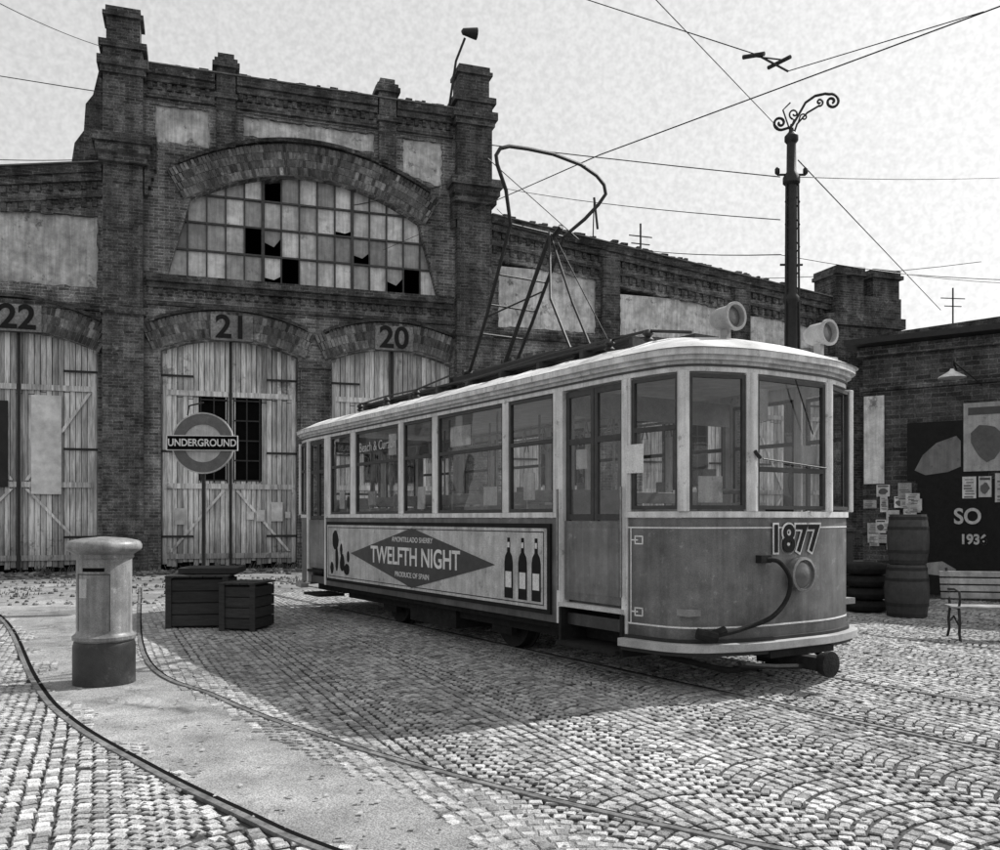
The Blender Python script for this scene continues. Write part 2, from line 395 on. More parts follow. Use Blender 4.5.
b=B();mor=B()
def vousb(x0,x1,zs,rise,th,y0,y1,rings):
    vous(b,x0,x1,zs,rise,th,y0,y1,rings)
    A=arc(x0,x1,zs,rise,24); C=[(x,z+th*.98) for x,z in A]; mor.prism(A+C[::-1],y0+.02,y1-.001,1.9)
vousb(-1.35,6.15,11.25,1.12,.95,-.1,.03,4)
for (x0,x1,zs) in ((-2.0,2.05,6.65),(3.1,7.07,6.65)): vousb(x0-.22,x1+.22,zs-.02,.5,.8,-.08,.03,3)
vousb(-8.2,-3.7,6.5,.55,.8,.06,.18,3)
for (x0,x1) in ((9.3,13.3),(14.2,18.0),(18.8,22.2)): vousb(x0-.2,x1+.2,6.3,.45,.7,.06,.18,3)
b.obj('brick_arches',mVous,D); mor.obj('arch_mortar',mVous,D)
b=B()
def hood(x0,x1,zs,rise,h,y0,y1):
    A=arc(x0,x1,zs,rise,24); Cc=arc(x0,x1,zs+h,rise,24)
    b.prism(A+Cc[::-1],y0,y1,.7)
hood(-1.5,6.3,12.27,1.12,.12,-.17,.0)
hood(-2.3,2.35,7.47,.5,.1,-.15,0); hood(2.85,7.35,7.47,.5,.1,-.15,0); hood(-8.5,-3.65,7.4,.55,.1,.0,.15)
def pier(a0,a1,yf,levels):
    for z0,z1,e,f in levels: b.box(a0-e,a1+e,yf-f,.5,z0,z1,U(.85,1.15))
lev=[(0,1.1,.12,.12),(1.1,7.6,0,0),(7.6,7.8,.06,.06),(7.8,12.0,-.02,-.02),(12.0,12.25,.1,.15),(12.25,12.5,.18,.28),(12.5,12.75,.26,.38),(12.75,14.6,-.02,.02),(14.6,14.8,.06,.1),(14.8,15.05,.14,.18),(15.05,15.35,-.02,.05),(15.35,15.55,.1,.12),(15.55,16.3,-.1,-.05),(16.3,16.42,0,.04),(16.42,16.6,-.08,-.02)]
pier(-3.58,-2.46,-.35,lev)
pier(7.15,8.38,-.35,lev)
for ax in (-2.46,7.0):
    for i,zt in enumerate((11.2,11.45,11.7,11.95)):
        b.box(ax+.02,ax+.12+.08*i,-.3,.0-.001,zt,zt+.24,.9)
    b.box(ax+.02,ax+.36,-.33,-.002,12.2,12.9,.9)
for ax in (-.12,4.88):
    for z0,z1,e,f in [(12.95 if ax<0 else 13.0,14.4,.16,.12),(14.4,14.55,.22,.2),(14.55,15.35,.16,.14),(15.35,15.5,.28,.22),(15.5,15.62,.22,.18),(15.62,15.8,.12,.1)]:
        b.box(ax-e-.12,ax+e+.12,-f-.05,.4,z0,z1,U(.8,1))
b.box(2.12,3.03,-.14,.0-.001,0,6.3,.95); b.box(2.06,3.09,-.2,-.002,6.3,6.55,.9); b.box(2.06,3.09,-.2,-.002,0,.7,.9)
cx=[(-2.4,-.45),(.2,4.55),(5.2,7.1)]
for x0,x1 in cx:
    b.box(x0,x1,-.22,.65,14.86,15.12,.8); b.box(x0,x1,-.14,-.001,14.66,14.86,1.0); b.box(x0,x1,-.1,-.003,14.2,14.3,.9)
    x=x0+.05
    while x<x1-.15:
        b.box(x,x+.13,-.1,-.004,14.45,14.657,.85); x+=.27
b.box(-2.4,7.1,-.22,-.001,8.68,8.9,.95); b.box(-2.4,7.1,-.14,-.002,8.5,8.68,.75); b.box(-2.4,7.1,-.1,-.001,8.0,8.12,.85)
x=-2.35
while x<7.0:
    b.box(x,x+.14,-.1,-.004,8.3,8.498,.9); x+=.28
def slope_band(x0,x1,d0,d1,y0,y1,tone=.85): b.prism([(x0,wz(x0)-d0),(x1,wz(x1)-d0),(x1,wz(x1)-d1),(x0,wz(x0)-d1)],y0,y1,tone)
for x0,x1 in ((-16,-3.62),(8.45,25.2)):
    slope_band(x0,x1,-.06,.2,-.1,.8,.7); slope_band(x0,x1,.2,.42,-.02,.148,1)
    slope_band(x0,x1,.8,.9,.05,.147,.9)
    x=x0+.1
    while x<x1-.2:
        zz=wz(x)
        b.box(x,x+.14,.05,.146,zz-.62,zz-.43,.85)
        b.box(x,x+.14,.07,.145,zz-1.15,zz-.9,.85); x+=.3
    b.box(x0,x1,.03,.144,7.72,7.9,.85)
for xx in (13.75-.9,18.4-.2): b.box(xx-.3,xx+.35,-.1,.14,0,wz(xx)-.45,.9)
b.box(-9.3,-8.35,-.1,.14,0,7.7,.9)
for z0,z1,e in ((0,9.0,0),(9.0,9.4,.12),(9.4,10.2,0)): b.box(21.9-e if e else 22.2,25.3+e,-.3-e,1.2,z0,z1,.9)
for a0 in (22.3,24.0):
    for z0,z1,e in ((10.2,10.95,0),(10.95,11.1,.12),(11.1,11.3,.04)): b.box(a0-e,a0+1.25+e,-.25-e,1.1,z0,z1,.85)
for c in range(90):
    a=U(-2.3,7.0)
    if c%2: a=U(8.6,22)
    zt=15.16 if c%2==0 else wz(a)+.09
    b.box(a,a+U(.1,.28),U(-.2,-.05),U(.05,.3),zt,zt+U(.03,.1),U(.6,1.3))
b.obj('brick_piers_and_cornices',mBrickD,D)
b=B()
b.box(-2.4,7.1,-.26,.7,15.125,15.16)
for x0,x1 in ((-16,-3.62),(8.45,22.3)): b.prism([(x0,wz(x0)+.065),(x1,wz(x1)+.065),(x1,wz(x1)+.10),(x0,wz(x0)+.10)],-.16,.85)
b.obj('parapet_flashing',M('flashing',.16,.6,6,.4),D)
gl=B();mu=B()
def lz(a):
    if a<-1.15: return 8.95+(a+1.8)/.65*2.35
    if a>5.95: return 8.95+(6.6-a)/.65*2.35
    return 11.3+1.05*(1-((a-2.4)/3.55)**2)
cw=8.4/15
gone={(4,1),(6,0),(5,3),(13,0)}
part={(5,1):.45,(12,0):.4,(10,1):.3,(5,0):.2,(9,2):.15}
for i in range(15):
    a0=-1.8+cw*i
    for j in range(4):
        z0=8.97+.86*j; z1=z0+.84
        top=max(lz(a0),lz(a0+cw))
        if z0>top or (i,j) in gone: continue
        tn=U(.5,1.35) if R()<.85 else U(.25,.5)
        k=part.get((i,j),0)
        if k: gl.prism([(a0+.02,z0+k),(a0+cw*.6,z0+k*.7),(a0+cw-.02,z0+k*1.3),(a0+cw-.02,min(z1,top+.15)),(a0+.02,min(z1,top+.15))],.3,.31,tn)
        else: gl.box(a0+.02,a0+cw-.02,.3+U(-.01,.01),.31+.01,z0,min(z1,top+.15),tn)
for i in range(16):
    a=-1.8+cw*i; h=lz(min(6.6,max(-1.8,a)))+.1; w=.05 if i%5==0 else .024
    if h>9.1: mu.box(a-w,a+w,.22,.29,8.95,h)
for j in range(1,4):
    z=8.96+.86*j; xs=[a*.02 for a in range(-90,331) if lz(a*.02)>z]
    if xs: mu.box(xs[0]-.1,xs[-1]+.1,.215,.285,z-.03,z+.024)
mu.box(-1.8,6.6,.2,.34,8.93,9.0)
gl.obj('lunette_panes',mPane,D); mu.obj('lunette_glazing_bars',M('grey_mullion',.06,.7),D)
def gate(a0,a1,zs,rise,y,seed,win=True,tone=1.0):
    random.seed(seed)
    b=B();h=B();dk=B()
    def top(a):
        u=(a-a0)/(a1-a0)*2-1; return zs+rise*(1-u*u)
    n=int((a1-a0)/.155); w=(a1-a0)/n; mid=(a0+a1)/2
    for i in range(n):
        x0=a0+w*i+.009;x1=a0+w*(i+1)-.009; xc=(x0+x1)/2
        t=U(.55,1.2)*tone
        zb=.08+U(0,.2)
        sk=U(-.006,.006)
        if win and abs(xc-mid)<.88 and abs(xc-mid)>.1:
            b.box(x0,x1,y+U(0,.015),y+.05,zb,2.75,t); b.box(x0+sk,x1+sk,y+U(0,.015),y+.05,5.35,top(xc)+.1,t)
        else:
            zc=U(5.2,5.5)
            b.box(x0,x1,y+U(0,.02),y+.05,zb,zc,t); b.box(x0+sk,x1+sk,y+U(0,.02),y+.05,zc+.02,top(xc)+.1,t*U(.75,1.15))
    for z in (.35,2.5,5.35):
        for q0,q1 in ((a0+.05,mid-.06),(mid+.06,a1-.05)): b.box(q0,q1,y-.05,y-.001,z,z+.16,U(.7,1.05)*tone)
    def brace(s0,s1,e0,e1):
        d=.1 if s1>s0 else -.1
        b.prism([(s0,e0),(s0+d,e0),(s1,e1),(s1-d,e1)],y-.045,y-.002,1.05*tone)
    brace(a0+.2,mid-.15,.55,2.45); brace(a1-.2,mid+.15,.55,2.45)
    if not win: brace(mid+.15,a1-.2,2.7,5.3); brace(mid-.15,a0+.2,2.7,5.3)
    for q in (a0+.05,a1-.17): b.box(q,q+.12,y-.055,y-.002,.2,zs-.05,.9*tone)
    dk.box(a0-.1,a1+.1,y+.12,y+.14,0,zs+rise+.1)  # black sheet behind planks and window bars; interior darkness put in its colour
    if win:
        for s in (-1,1):
            q0,q1=sorted((mid+s*.1,mid+s*.88))
            for i in range(3): h.box(q0+ (q1-q0)*i/2-.02,q0+(q1-q0)*i/2+.02,y-.02,y+.03,2.7,5.35)
            for i in range(5): h.box(q0,q1,y-.022,y+.028,2.75+.62*i,2.79+.62*i)
    h.box(mid-.045,mid+.045,y-.09,y-.056,.1,top(mid)-.02)
    for z in (1.0,3.6,5.9):
        h.box(a0,a0+.95,y-.07,y-.056,z,z+.07); h.box(a1-.95,a1,y-.07,y-.056,z,z+.07)
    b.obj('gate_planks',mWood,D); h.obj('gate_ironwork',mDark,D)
    dk.obj('gate_dark_backing',mBlack,D)
gate(-2.0,2.05,6.65,.42,.30,3,True,1.0)
gate(3.1,7.07,6.65,.42,.30,4,True,.95)
gate(-8.0,-3.75,6.55,.45,.4,5,False,.9)
gate(-14,-9.6,6.5,.5,.4,6,False); gate(9.3,13.3,6.3,.4,.4,7,True,.9); gate(14.2,18,6.3,.4,.4,8,True,.9); gate(18.8,22.2,6.3,.4,.4,9,False,.8)
random.seed(11)
b=B(); b.box(-5.55,-4.75,.33,.348,2.3,5.2,1.25); b.box(-6.55,-6.15,.33,.348,2.5,5.0,.04)  # second box is the gate's dark window, put in as a near-black panel
b.box(1.25,1.6,.2,.24,1.5,2.1,1.2); b.box(.5,.72,.22,.243,1.55,1.8,1.3); b.box(.8,1.05,.22,.243,1.5,1.85,1.2);b.box(1.68,1.84,.22,.243,1.6,1.8,1.1); b.box(-1.6,-1.3,.22,.243,1.4,1.9,.9)
b.obj('gate_notices_and_dark_window',mWoodL,D)
for s,x,y,z in (('21',0.05,-.13,7.42),('20',5.1,-.13,7.42),('22',-5.85,.0,7.35)):
    b=B(); b.box(x-.62,x+.62,y+.005,y+.03,z-.38,z+.4,1.45); b.obj('number_board',mVous,D)
    text(s,.98,(x,y-.006,z),(90,0,0),mInk,D,'gate_number',1.0,.01,.02)
FL=empty('roof_floodlight',(-8.31,27.7,0),RZ)
b=B(); b.tube([(6.95,-.1,15.2),(7.1,-.4,16.6),(7.35,-.6,17.3)],.04); b.lathe([(.03,-.3),(.1,-.25),(.17,.1),(.19,.22),(.02,.23)],(7.5,-.7,17.45),12,'x'); b.obj('floodlight',mDark,FL,True)
b=B()
def blade(x,y,h):
    a=U(0,6.28); w=.012; dx,dy=math.cos(a)*h*.4,math.sin(a)*h*.4
    b.add([(x-w,y,-.01),(x+w,y,-.01),(x+dx*.4,y+dy*.4,h*.6),(x+dx,y+dy,h)],[(0,1,2),(1,3,2)],U(.5,1.5))
def fac(a,d): return (-8.31+.9487*a+.3162*d, 27.7+.3162*a-.9487*d)
for c in range(130):
    a=U(-9,9);d=abs(random.gauss(0,.4))+.3
    x,y=fac(a,d)
    for k in range(12): blade(x+U(-.12,.12),y+U(-.12,.12),U(.06,.32))
for c in range(45):
    x,y=U(-11,-5.0),U(18,24)
    for k in range(8): blade(x+U(-.15,.15),y+U(-.15,.15),U(.03,.12))
b.obj('weeds',M('dry_weeds',.07,.9),None,fixn=False)
b=B()
for c in range(1700):
    if c%3: a=U(-9,8);d=abs(random.gauss(0,.9))+.25; x,y=fac(a,d); s=U(.02,.1)
    else: x,y=U(-13,-4.6),U(16.5,25); s=U(.015,.06)
    b.lathe([(s*.5,-.02),(s,s*.3),(s*.45,s*.8)],(x,y,0),5,'z',U(.3,1.4))
b.obj('rubble',M('rubble_stone',.16,.9),None)
# ------------------------------------------------------------------ back building on right
BB=empty('brick_workshop_building',(14.3,33,0),math.radians(8))
b=B(); b.prism([(0,0),(22,0),(22,8.2),(9,9.6),(0,8.1)],0,14,.8)
b.prism([(-.3,8.0),(9,9.55),(22.3,8.1),(22.3,8.35),(9,9.85),(-.3,8.3)],-.4,14.2,.6)
b.box(-.1,22,-.12,-.002,6.9,7.1,.9)
b.obj('walls',mBrickD,BB)
b=B()
for i in range(5): b.box(1+i*3.4,2.9+i*3.4,-.03,.0-.005,3.4,6.2,1)
b.obj('windows',mBlack,BB)
b=B(); b.tube([(3.2,1,8.2),(3.2,1,10.4)],.03); b.tube([(2.7,1,10.0),(3.7,1,10.0)],.02); b.tube([(2.85,1,9.7),(3.55,1,9.7)],.02); b.obj('aerial',mDark,BB)
AN=empty('roof_aerial',(-8.31,27.7,0),RZ)
b=B(); b.tube([(15.6,3,10.2),(15.6,3,13.2)],.04); b.tube([(15.1,3,12.7),(16.1,3,12.7)],.025); b.tube([(15.2,3,12.4),(16,3,12.4)],.025)
b.tube([(13.5,3,10.6),(13.6,3,14.0)],.025); b.tube([(13.6,3,14.0),(13.75,3,12.8)],.05); b.obj('aerial_mast',mDark,AN)
pw0=Vector((7.5,18.6)); pw1=Vector((13.0,14.6)); ang=math.atan2(pw1.y-pw0.y,pw1.x-pw0.x); Lw=(pw1-pw0).length
PW=empty('poster_wall_shed',(pw0.x,pw0.y,0),ang)
b=B(); b.box(0,Lw,0,3.5,0,4.9,.8); b.box(-.1,Lw,-.1,3.6,4.9,5.1,.9); b.box(-.05,Lw,-.06,-.001,4.2,4.3,.9)
b.obj('brick_wall',mBrickD,PW)
b=B(); b.prism([(-.25,5.11),(Lw,5.11),(Lw,5.22),(-.25,5.22)],-.5,3.8,1); b.obj('roof_edge',mDark,PW)
b=B(); b.box(.03,.42,-.04,-.003,2.3,4.1,1.1); b.box(3.2,4.4,-.04,-.003,2.6,4.15,.6); b.obj('plaster_patch',mStucco,PW)
b=B(); b.box(1.05,3.4,-.05,-.004,.1,2.35); b.box(.86,2.3,-.045,-.004,2.35,3.5); b.obj('dark_mural_door',mInk,PW)
b=B()
b.prism([(1.0,2.55),(1.15,2.85),(1.4,3.08),(1.75,3.2),(1.83,3.1),(1.83,2.6),(1.6,2.5),(1.2,2.45)],-.054,-.0505,.35)
b.prism([(1.1,.5),(1.7,.45),(1.75,.6),(1.5,.75),(1.15,.7)],-.056,-.0505,.6)
b.obj('mural_shapes',mAd,PW)
b=B();ink=B()
def poster(x,z,w,h,t,yo=0,bl=False):
    b.box(x,x+w,-.068-yo,-.0515,z,z+h,t)
    k=z+h*.88
    if bl:
        ink.prism([(x+w*(.5+.36*math.cos(q*.5236)*U(.8,1.1)),z+h*(.42+.27*math.sin(q*.5236)*U(.8,1.1))) for q in range(12)],-.0715-yo,-.0685-yo,.7)
        ink.box(x+w*.1,x+w*.9,-.0715-yo,-.0685-yo,z+h*.82,z+h*.93,.5); return
    while k>z+h*.08:
        if R()<.8: ink.box(x+w*U(.08,.3),x+w*U(.6,.93),-.0715-yo,-.0685-yo,k-h*U(.03,.09),k,1)
        k-=h*.13
for q in range(24):
    poster(U(.02,1.0),U(.9,2.05),U(.12,.26),U(.16,.36),U(.5,1.3),q*.0008,R()<.3)
b2=b;b=B()
poster(1.88,2.5,.8,1.32,.75,0,True); poster(1.86,1.98,.24,.42,1.2); poster(2.14,2.0,.22,.4,1.0,0,True); poster(2.42,1.9,.35,.55,.8)
b2.obj('small_posters',mAd,PW); b.obj('large_posters',mAd,PW); ink.obj('poster_print',mGrey,PW)
text('SO',.42,(1.95,-.065,1.62),(90,0,0),mAd,PW,'painted_letters',.9,.004,.01)
text('1936',.26,(2.05,-.066,1.18),(90,0,-0),mAd,PW,'painted_date',.9,.004,.01)
b=B(); b.tube([(1.75,-.02,4.5),(1.75,-.5,4.62),(1.8,-.75,4.56),(1.8,-.8,4.4)],.018); b.tube([(2.2,-.02,4.15),(1.8,-.6,4.55)],.012); b.obj('lamp_bracket',mDark,PW)
b=B(); b.lathe([(.03,.16),(.05,.12),(.22,.02),(.25,-.01),(.22,-.012)],(1.8,-.8,4.24),20); b.obj('lamp_shade',mPaint,PW,True)
# ------------------------------------------------------------------ barrels & tyres
def barrel(name,x,y,z0,h,r):
    e=empty(name,(x,y,0)); b=B()
    pr=[(r*.86,z0)]
    for i in range(1,12):
        t=i/12; pr.append((r*(.86+.14*math.sin(math.pi*t)),z0+h*t))
    pr+= [(r*.86,z0+h),(r*.8,z0+h),(r*.8,z0+h-.03)]
    b.lathe(pr,(0,0,0),20); b.obj('staves',mSash,e,False)
    b=B()
    for t in (.05,.25,.72,.92):
        rr=r*(.86+.14*math.sin(math.pi*t))+.006; b.lathe([(rr-.02,z0+h*t-.025),(rr,z0+h*t-.025),(rr,z0+h*t+.025),(rr-.02,z0+h*t+.025)],(0,0,0),20)
    b.obj('hoops',mDark,e)
barrel('wooden_barrel',6.6,14.6,0,.85,.34); barrel('wooden_barrel',6.62,14.6,.86,.8,.32)
ty=empty('tyre_stack',(6.25,15.4,0)); b=B()
for i in range(4):
    z=.11+.21*i; pr=[]
    for k in range(13):
        t=2*math.pi*k/12; pr.append((.27+.1*math.cos(t),z+.1*math.sin(t)))
    b.lathe(pr,(U(-.03,.03),0,0),22)
b.obj('tyres',mUnder,ty,True)
cart=empty('dark_cabinet',(5.9,16.6,0)); b=B(); b.box(-.3,.5,-.3,.3,.12,1.35); b.box(-.34,.54,-.34,.34,1.35,1.42)
for x in (-.25,.4): b.box(x,x+.06,-.25,-.19,0,.12); b.box(x,x+.06,.19,.25,0,.12)
b.obj('body',mSash,cart,bevel=.01)
# ------------------------------------------------------------------ bench
bn=empty('park_bench',(5.95,12.1,0),math.radians(-12)); b=B(); ir=B()
for i in range(5): b.box(0,1.7,-.42+.09*i,-.35+.09*i,.43,.455,U(.8,1.1))
for i in range(4):
    z=.52+.095*i; b.hexa([(0,.06+.03*i,z),(1.7,.06+.03*i,z),(1.7,.08+.03*i,z),(0,.08+.03*i,z),(0,.085+.03*i,z+.075),(1.7,.085+.03*i,z+.075),(1.7,.105+.03*i,z+.075),(0,.105+.03*i,z+.075)],U(.8,1.1))
for x in (.1,1.6):
    ir.tube([(x,-.46,0),(x,-.4,.1),(x,-.43,.25),(x,-.38,.42),(x,.02,.42),(x,.09,.55),(x,.21,.92)],.018)
    ir.tube([(x,.15,0),(x,.06,.12),(x,.1,.25),(x,.02,.42)],.018)
    ir.tube([(x,-.38,.42),(x,-.44,.55),(x,-.4,.64),(x,-.2,.66),(x,.12,.64)],.016)
    ir.tube([(x,-.4,.2),(x,-.15,.3),(x,.08,.2)],.013)
b.obj('slats',M('bench_slats',.3,.7,4,.35,streak=.3),bn,bevel=.006); ir.obj('cast_iron_legs',mDark,bn,True)
# ------------------------------------------------------------------ crates
cr_=empty('wooden_crate',(-4.85,13.3,0),math.radians(6)); b=B()
def crate(b,x0,x1,y0,y1,h):
    n=4
    for i in range(n):
        z0=.04+(h-.06)*i/n; z1=.04+(h-.06)*(i+1)/n-.015
        t=U(.7,1.1); b.box(x0,x1,y0,y0+.025,z0,z1,t); b.box(x0,x1,y1-.025,y1,z0,z1,t); b.box(x0,x0+.025,y0+.03,y1-.03,z0,z1,t); b.box(x1-.025,x1,y0+.03,y1-.03,z0,z1,t)
    for x in (x0-.012,x1-.07):
        b.box(x,x+.082,y0-.02,y0-.001,.0,h,.9)
    for i in range(5):
        w=(x1-x0+.04)/5; b.box(x0-.02+w*i,x0-.02+w*(i+1)-.01,y0-.03,y1+.03,h,h+.025,U(.7,1.1))
    b.box(x0+.03,x1-.03,y0+.03,y1-.03,.02,h-.02,.2)
crate(b,0,.86,-.3,.45,.74); b.box(.1,.95,-.05,.7,.78,.86,.8); b.obj('crate_boards',M('crate_wood',.035,.85,5,.35,stretch=(1,1,6)),cr_)
cr2=empty('wooden_crate',(-3.92,13.0,0),math.radians(-10)); b=B(); crate(b,0,.52,-.25,.4,.66); b.obj('crate_boards',bpy.data.materials['crate_wood'],cr2)
# ------------------------------------------------------------------ underground sign
us=empty('underground_station_sign',(-5.28,16,0),math.radians(6)); b=B()
b.tube([(0,.06,0),(0,.06,2.75)],.035,10); b.box(-.2,.2,-.1,.2,0,.04); b.tube([(.0,.06,2.0),(-.0,.06,3.0)],.03,8); b.obj('post',mDark,us,True)
b=B(); b.tube([(-.28,.06,3.43),(-.25,.06,3.6),(0,.06,3.66)],.015); b.obj('top_hook',mDark,us)
def ring(ri,ro,y0,y1,n=48,zc=2.93):
    b=B(); vs=[]
    for k in range(n):
        t=2*math.pi*k/n; c,s=math.cos(t),math.sin(t)
        vs+=[(ri*c,y0,zc+ri*s),(ro*c,y0,zc+ro*s),(ro*c,y1,zc+ro*s),(ri*c,y1,zc+ri*s)]
    fs=[]
    for k in range(n):
        j=(k+1)%n
        for q in range(4):
            r=(q+1)%4; fs.append((k*4+q,k*4+r,j*4+r,j*4+q))
    b.add(vs,fs); return b
ring(.34,.52,-.02,.03).obj('roundel_ring',M('enamel_grey',.13,.5,8,.2,spots=(6,1.5)),us)
ring(.015,.338,.0,.02).obj('roundel_centre',mAd,us); ring(.521,.545,-.025,.035).obj('roundel_rim',mAd,us)
b=B(); b.box(-.6,.6,-.06,-.03,2.81,3.05); b.obj('name_bar',mBlack,us)
b=B(); b.box(-.615,.615,-.055,-.028,2.795,3.065); b.obj('name_bar_edge',mLineW,us)
text('UNDERGROUND',.178,(0,-.066,2.928),(90,0,0),mLineW,us,'name_lettering',.86,.003,.004)
# ------------------------------------------------------------------ pillar box
pb=empty('pillar_box',(-3.86,8.78,0),math.radians(14)); b=B()
b.lathe([(.285,0),(.285,.36),(.275,.40),(.27,.41)],(0,0,0),40); b.obj('plinth',M('dark_box_paint',.03,.45,6,.35,spots=(5,2)),pb,True)
b=B(); b.lathe([(.27,.412),(.29,.43),(.29,.46),(.262,.48),(.252,.5),(.252,1.2),(.27,1.22),(.27,1.25),(.3,1.27),(.335,1.29),(.345,1.31),(.345,1.34),(.33,1.37),(.3,1.385),(.2,1.405),(.02,1.42)],(0,0,0),48); b.obj('body',mIron,pb,True)
b=B()
def curved(b,a0,a1,z0,z1,r0,r1,tone=1,st=5):
    n=max(1,int((a1-a0)/st))
    for k in range(n):
        t=math.radians(a0+(a1-a0)*k/n);t2=math.radians(a0+(a1-a0)*(k+1)/n)
        b.hexa([(r1*math.cos(t),r1*math.sin(t),z0),(r1*math.cos(t2),r1*math.sin(t2),z0),(r0*math.cos(t2),r0*math.sin(t2),z0),(r0*math.cos(t),r0*math.sin(t),z0),(r1*math.cos(t),r1*math.sin(t),z1),(r1*math.cos(t2),r1*math.sin(t2),z1),(r0*math.cos(t2),r0*math.sin(t2),z1),(r0*math.cos(t),r0*math.sin(t),z1)],tone)
curved(b,-128,-80,1.09,1.125,.24,.256); b.obj('posting_slot',mBlack,pb)
b=B(); curved(b,-140,-118,.84,1.02,.24,.2555,1.0); b.obj('collection_plate',mAd,pb)
b=B(); curved(b,-145,-144,.52,1.06,.25,.256); curved(b,-70,-69,.52,1.06,.25,.256); curved(b,-145,-69,1.06,1.067,.25,.256); b.obj('door_seam',mDark,pb)
# ------------------------------------------------------------------ pole
pl=empty('catenary_pole',(5.18,16,0),0); b=B()
b.lathe([(.26,0),(.26,.3),(.2,.4),(.17,1.2),(.2,1.25),(.15,1.35),(.125,3.6),(.16,3.65),(.16,3.72),(.12,3.8),(.115,5.4),(.14,5.45),(.14,5.52),(.1,5.6),(.095,7.5),(.15,7.55),(.15,7.65),(.085,7.75),(.08,8.25),(.12,8.3),(.12,8.38),(.05,8.46),(.02,8.6)],(0,0,0),14)
b.obj('post',mDark,pl,True)
b=B()
for s in (-.13,.13):
    b.tube([(s,-.06,3.5),(s*.8,-.05,7.6)],.02,6)
    for i in range(10):
        z=3.6+.4*i; b.tube([(s,-.06,z),(-s,-.06,z+.4)],.01,5)
b.obj('lattice_stays',mDark,pl)
b=B()
def spiral(cx,cz,r0,turns,a0,dirn,n=26):
    return [(cx+(r0*(1-i/n*.85))*math.cos(a0+dirn*2*math.pi*turns*i/n),0,cz+(r0*(1-i/n*.85))*math.sin(a0+dirn*2*math.pi*turns*i/n)) for i in range(n+1)]
b.tube(spiral(-.2,8.62,.13,1.4,math.radians(-60),-1)[::-1]+[(0,0,8.55),(.12,0,8.75),(.25,0,8.98),(.42,0,9.1),(.6,0,9.14)]+spiral(.72,9.0,.14,1.5,math.radians(110),-1),.024,6)
b.tube([(0,0,8.3),(.1,0,8.6),(.28,0,8.8),(.5,0,8.93)]+spiral(.5,8.99,.07,1.2,math.radians(-90),1),.018,6)
b.tube([(0,0,8.55)]+spiral(.05,8.78,.1,1.2,math.radians(-90),-1),.016,6)
b.tube([(.12,0,8.62)]+spiral(.22,8.72,.07,1.2,math.radians(180),-1),.014,6)
b.tube([(-.03,0,8.5),(-.15,0,8.85),(-.02,0,8.98)],.014,6)
b.tube([(-.25,0,7.7),(.25,0,7.7)],.02,6); b.tube([(-.2,0,6.1),(.2,0,6.1)],.02,6)
for q in (-.25,.25): b.lathe([(.02,0),(.045,.03),(.045,.1),(.02,.13)],(q,0,7.7),8)
b.obj('scroll_bracket',mDark,pl,True)
# ------------------------------------------------------------------ wires
wr=empty('overhead_wires')
def wire(pts,sag=.0,r=.008):
    b=B()
    for i in range(len(pts)-1):
        a=Vector(pts[i]);c=Vector(pts[i+1]); b.tube([a+(c-a)*t/10-Vector((0,0,sag*4*(t/10)*(1-t/10))) for t in range(11)],r,5)
    b.obj('wire',mDark,wr)
wire([(-3.75,28.9,10.2),(1.31,11.8,6.36),(5.5,9,6.9),(9,6.6,7.4)],0,.008)
wire([(-12.8,20,11.7),(4.98,16,7.66)],.15,.010); wire([(-10.6,18,12.2),(-11.6,26.4,15.4)],.1,.010)
wire([(.6,13.5,9.6),(3.14,11,7.26)],0,.007); wire([(3.39,10.6,6.86),(5.0,9.3,6.83)],0,.006)
wire([(1.8,12,8.8),(4.98,16,8.5)],0,.007); wire([(5.3,16,7.96),(14.2,29,8.3)],0,.011)
wire([(3.44,31,11.1),(4.98,16,6.28),(15.5,25,8.1)],.15,.010); wire([(-.4,29.8,13.5),(2.7,31,11.2)],0,.018); wire([(13.2,35,8.2),(9.2,17.6,4.9)],.2,.014)
wire([(-5.8,29.0,11.5),(-.8,30,13.0)],.1,.012)
wire([(-14.5,24,11.2),(-11.9,26.6,12.2)],.05,.012); wire([(-.1,30,11.9),(3.0,28,9.2),(13.9,26,9.0)],.3,.010); wire([(14.3,32.5,8.0),(24,28,7.2)],.2,.015); wire([(14.4,33,6.2),(11.5,16,4.6)],.1,.012)
wire([(13.7,33.5,10.8),(24,27,8.9)],.3,.013)
wire([(.05,30,12.6),(4.98,16,6.9)],.1,.009); wire([(5.3,16,7.66),(16,20,9.6)],.2,.009)
b=B(); b.tube([(3.14,11,7.26),(3.39,10.6,6.86)],.013); b.tube([(3.0,11.1,7.28),(3.2,10.9,7.22)],.028,8); b.tube([(3.25,10.9,7.05),(3.42,10.6,7.03)],.024,8); b.tube([(3.1,11,7.24),(3.4,10.7,7.04)],.009,6); b.obj('section_insulator',mDark,wr)
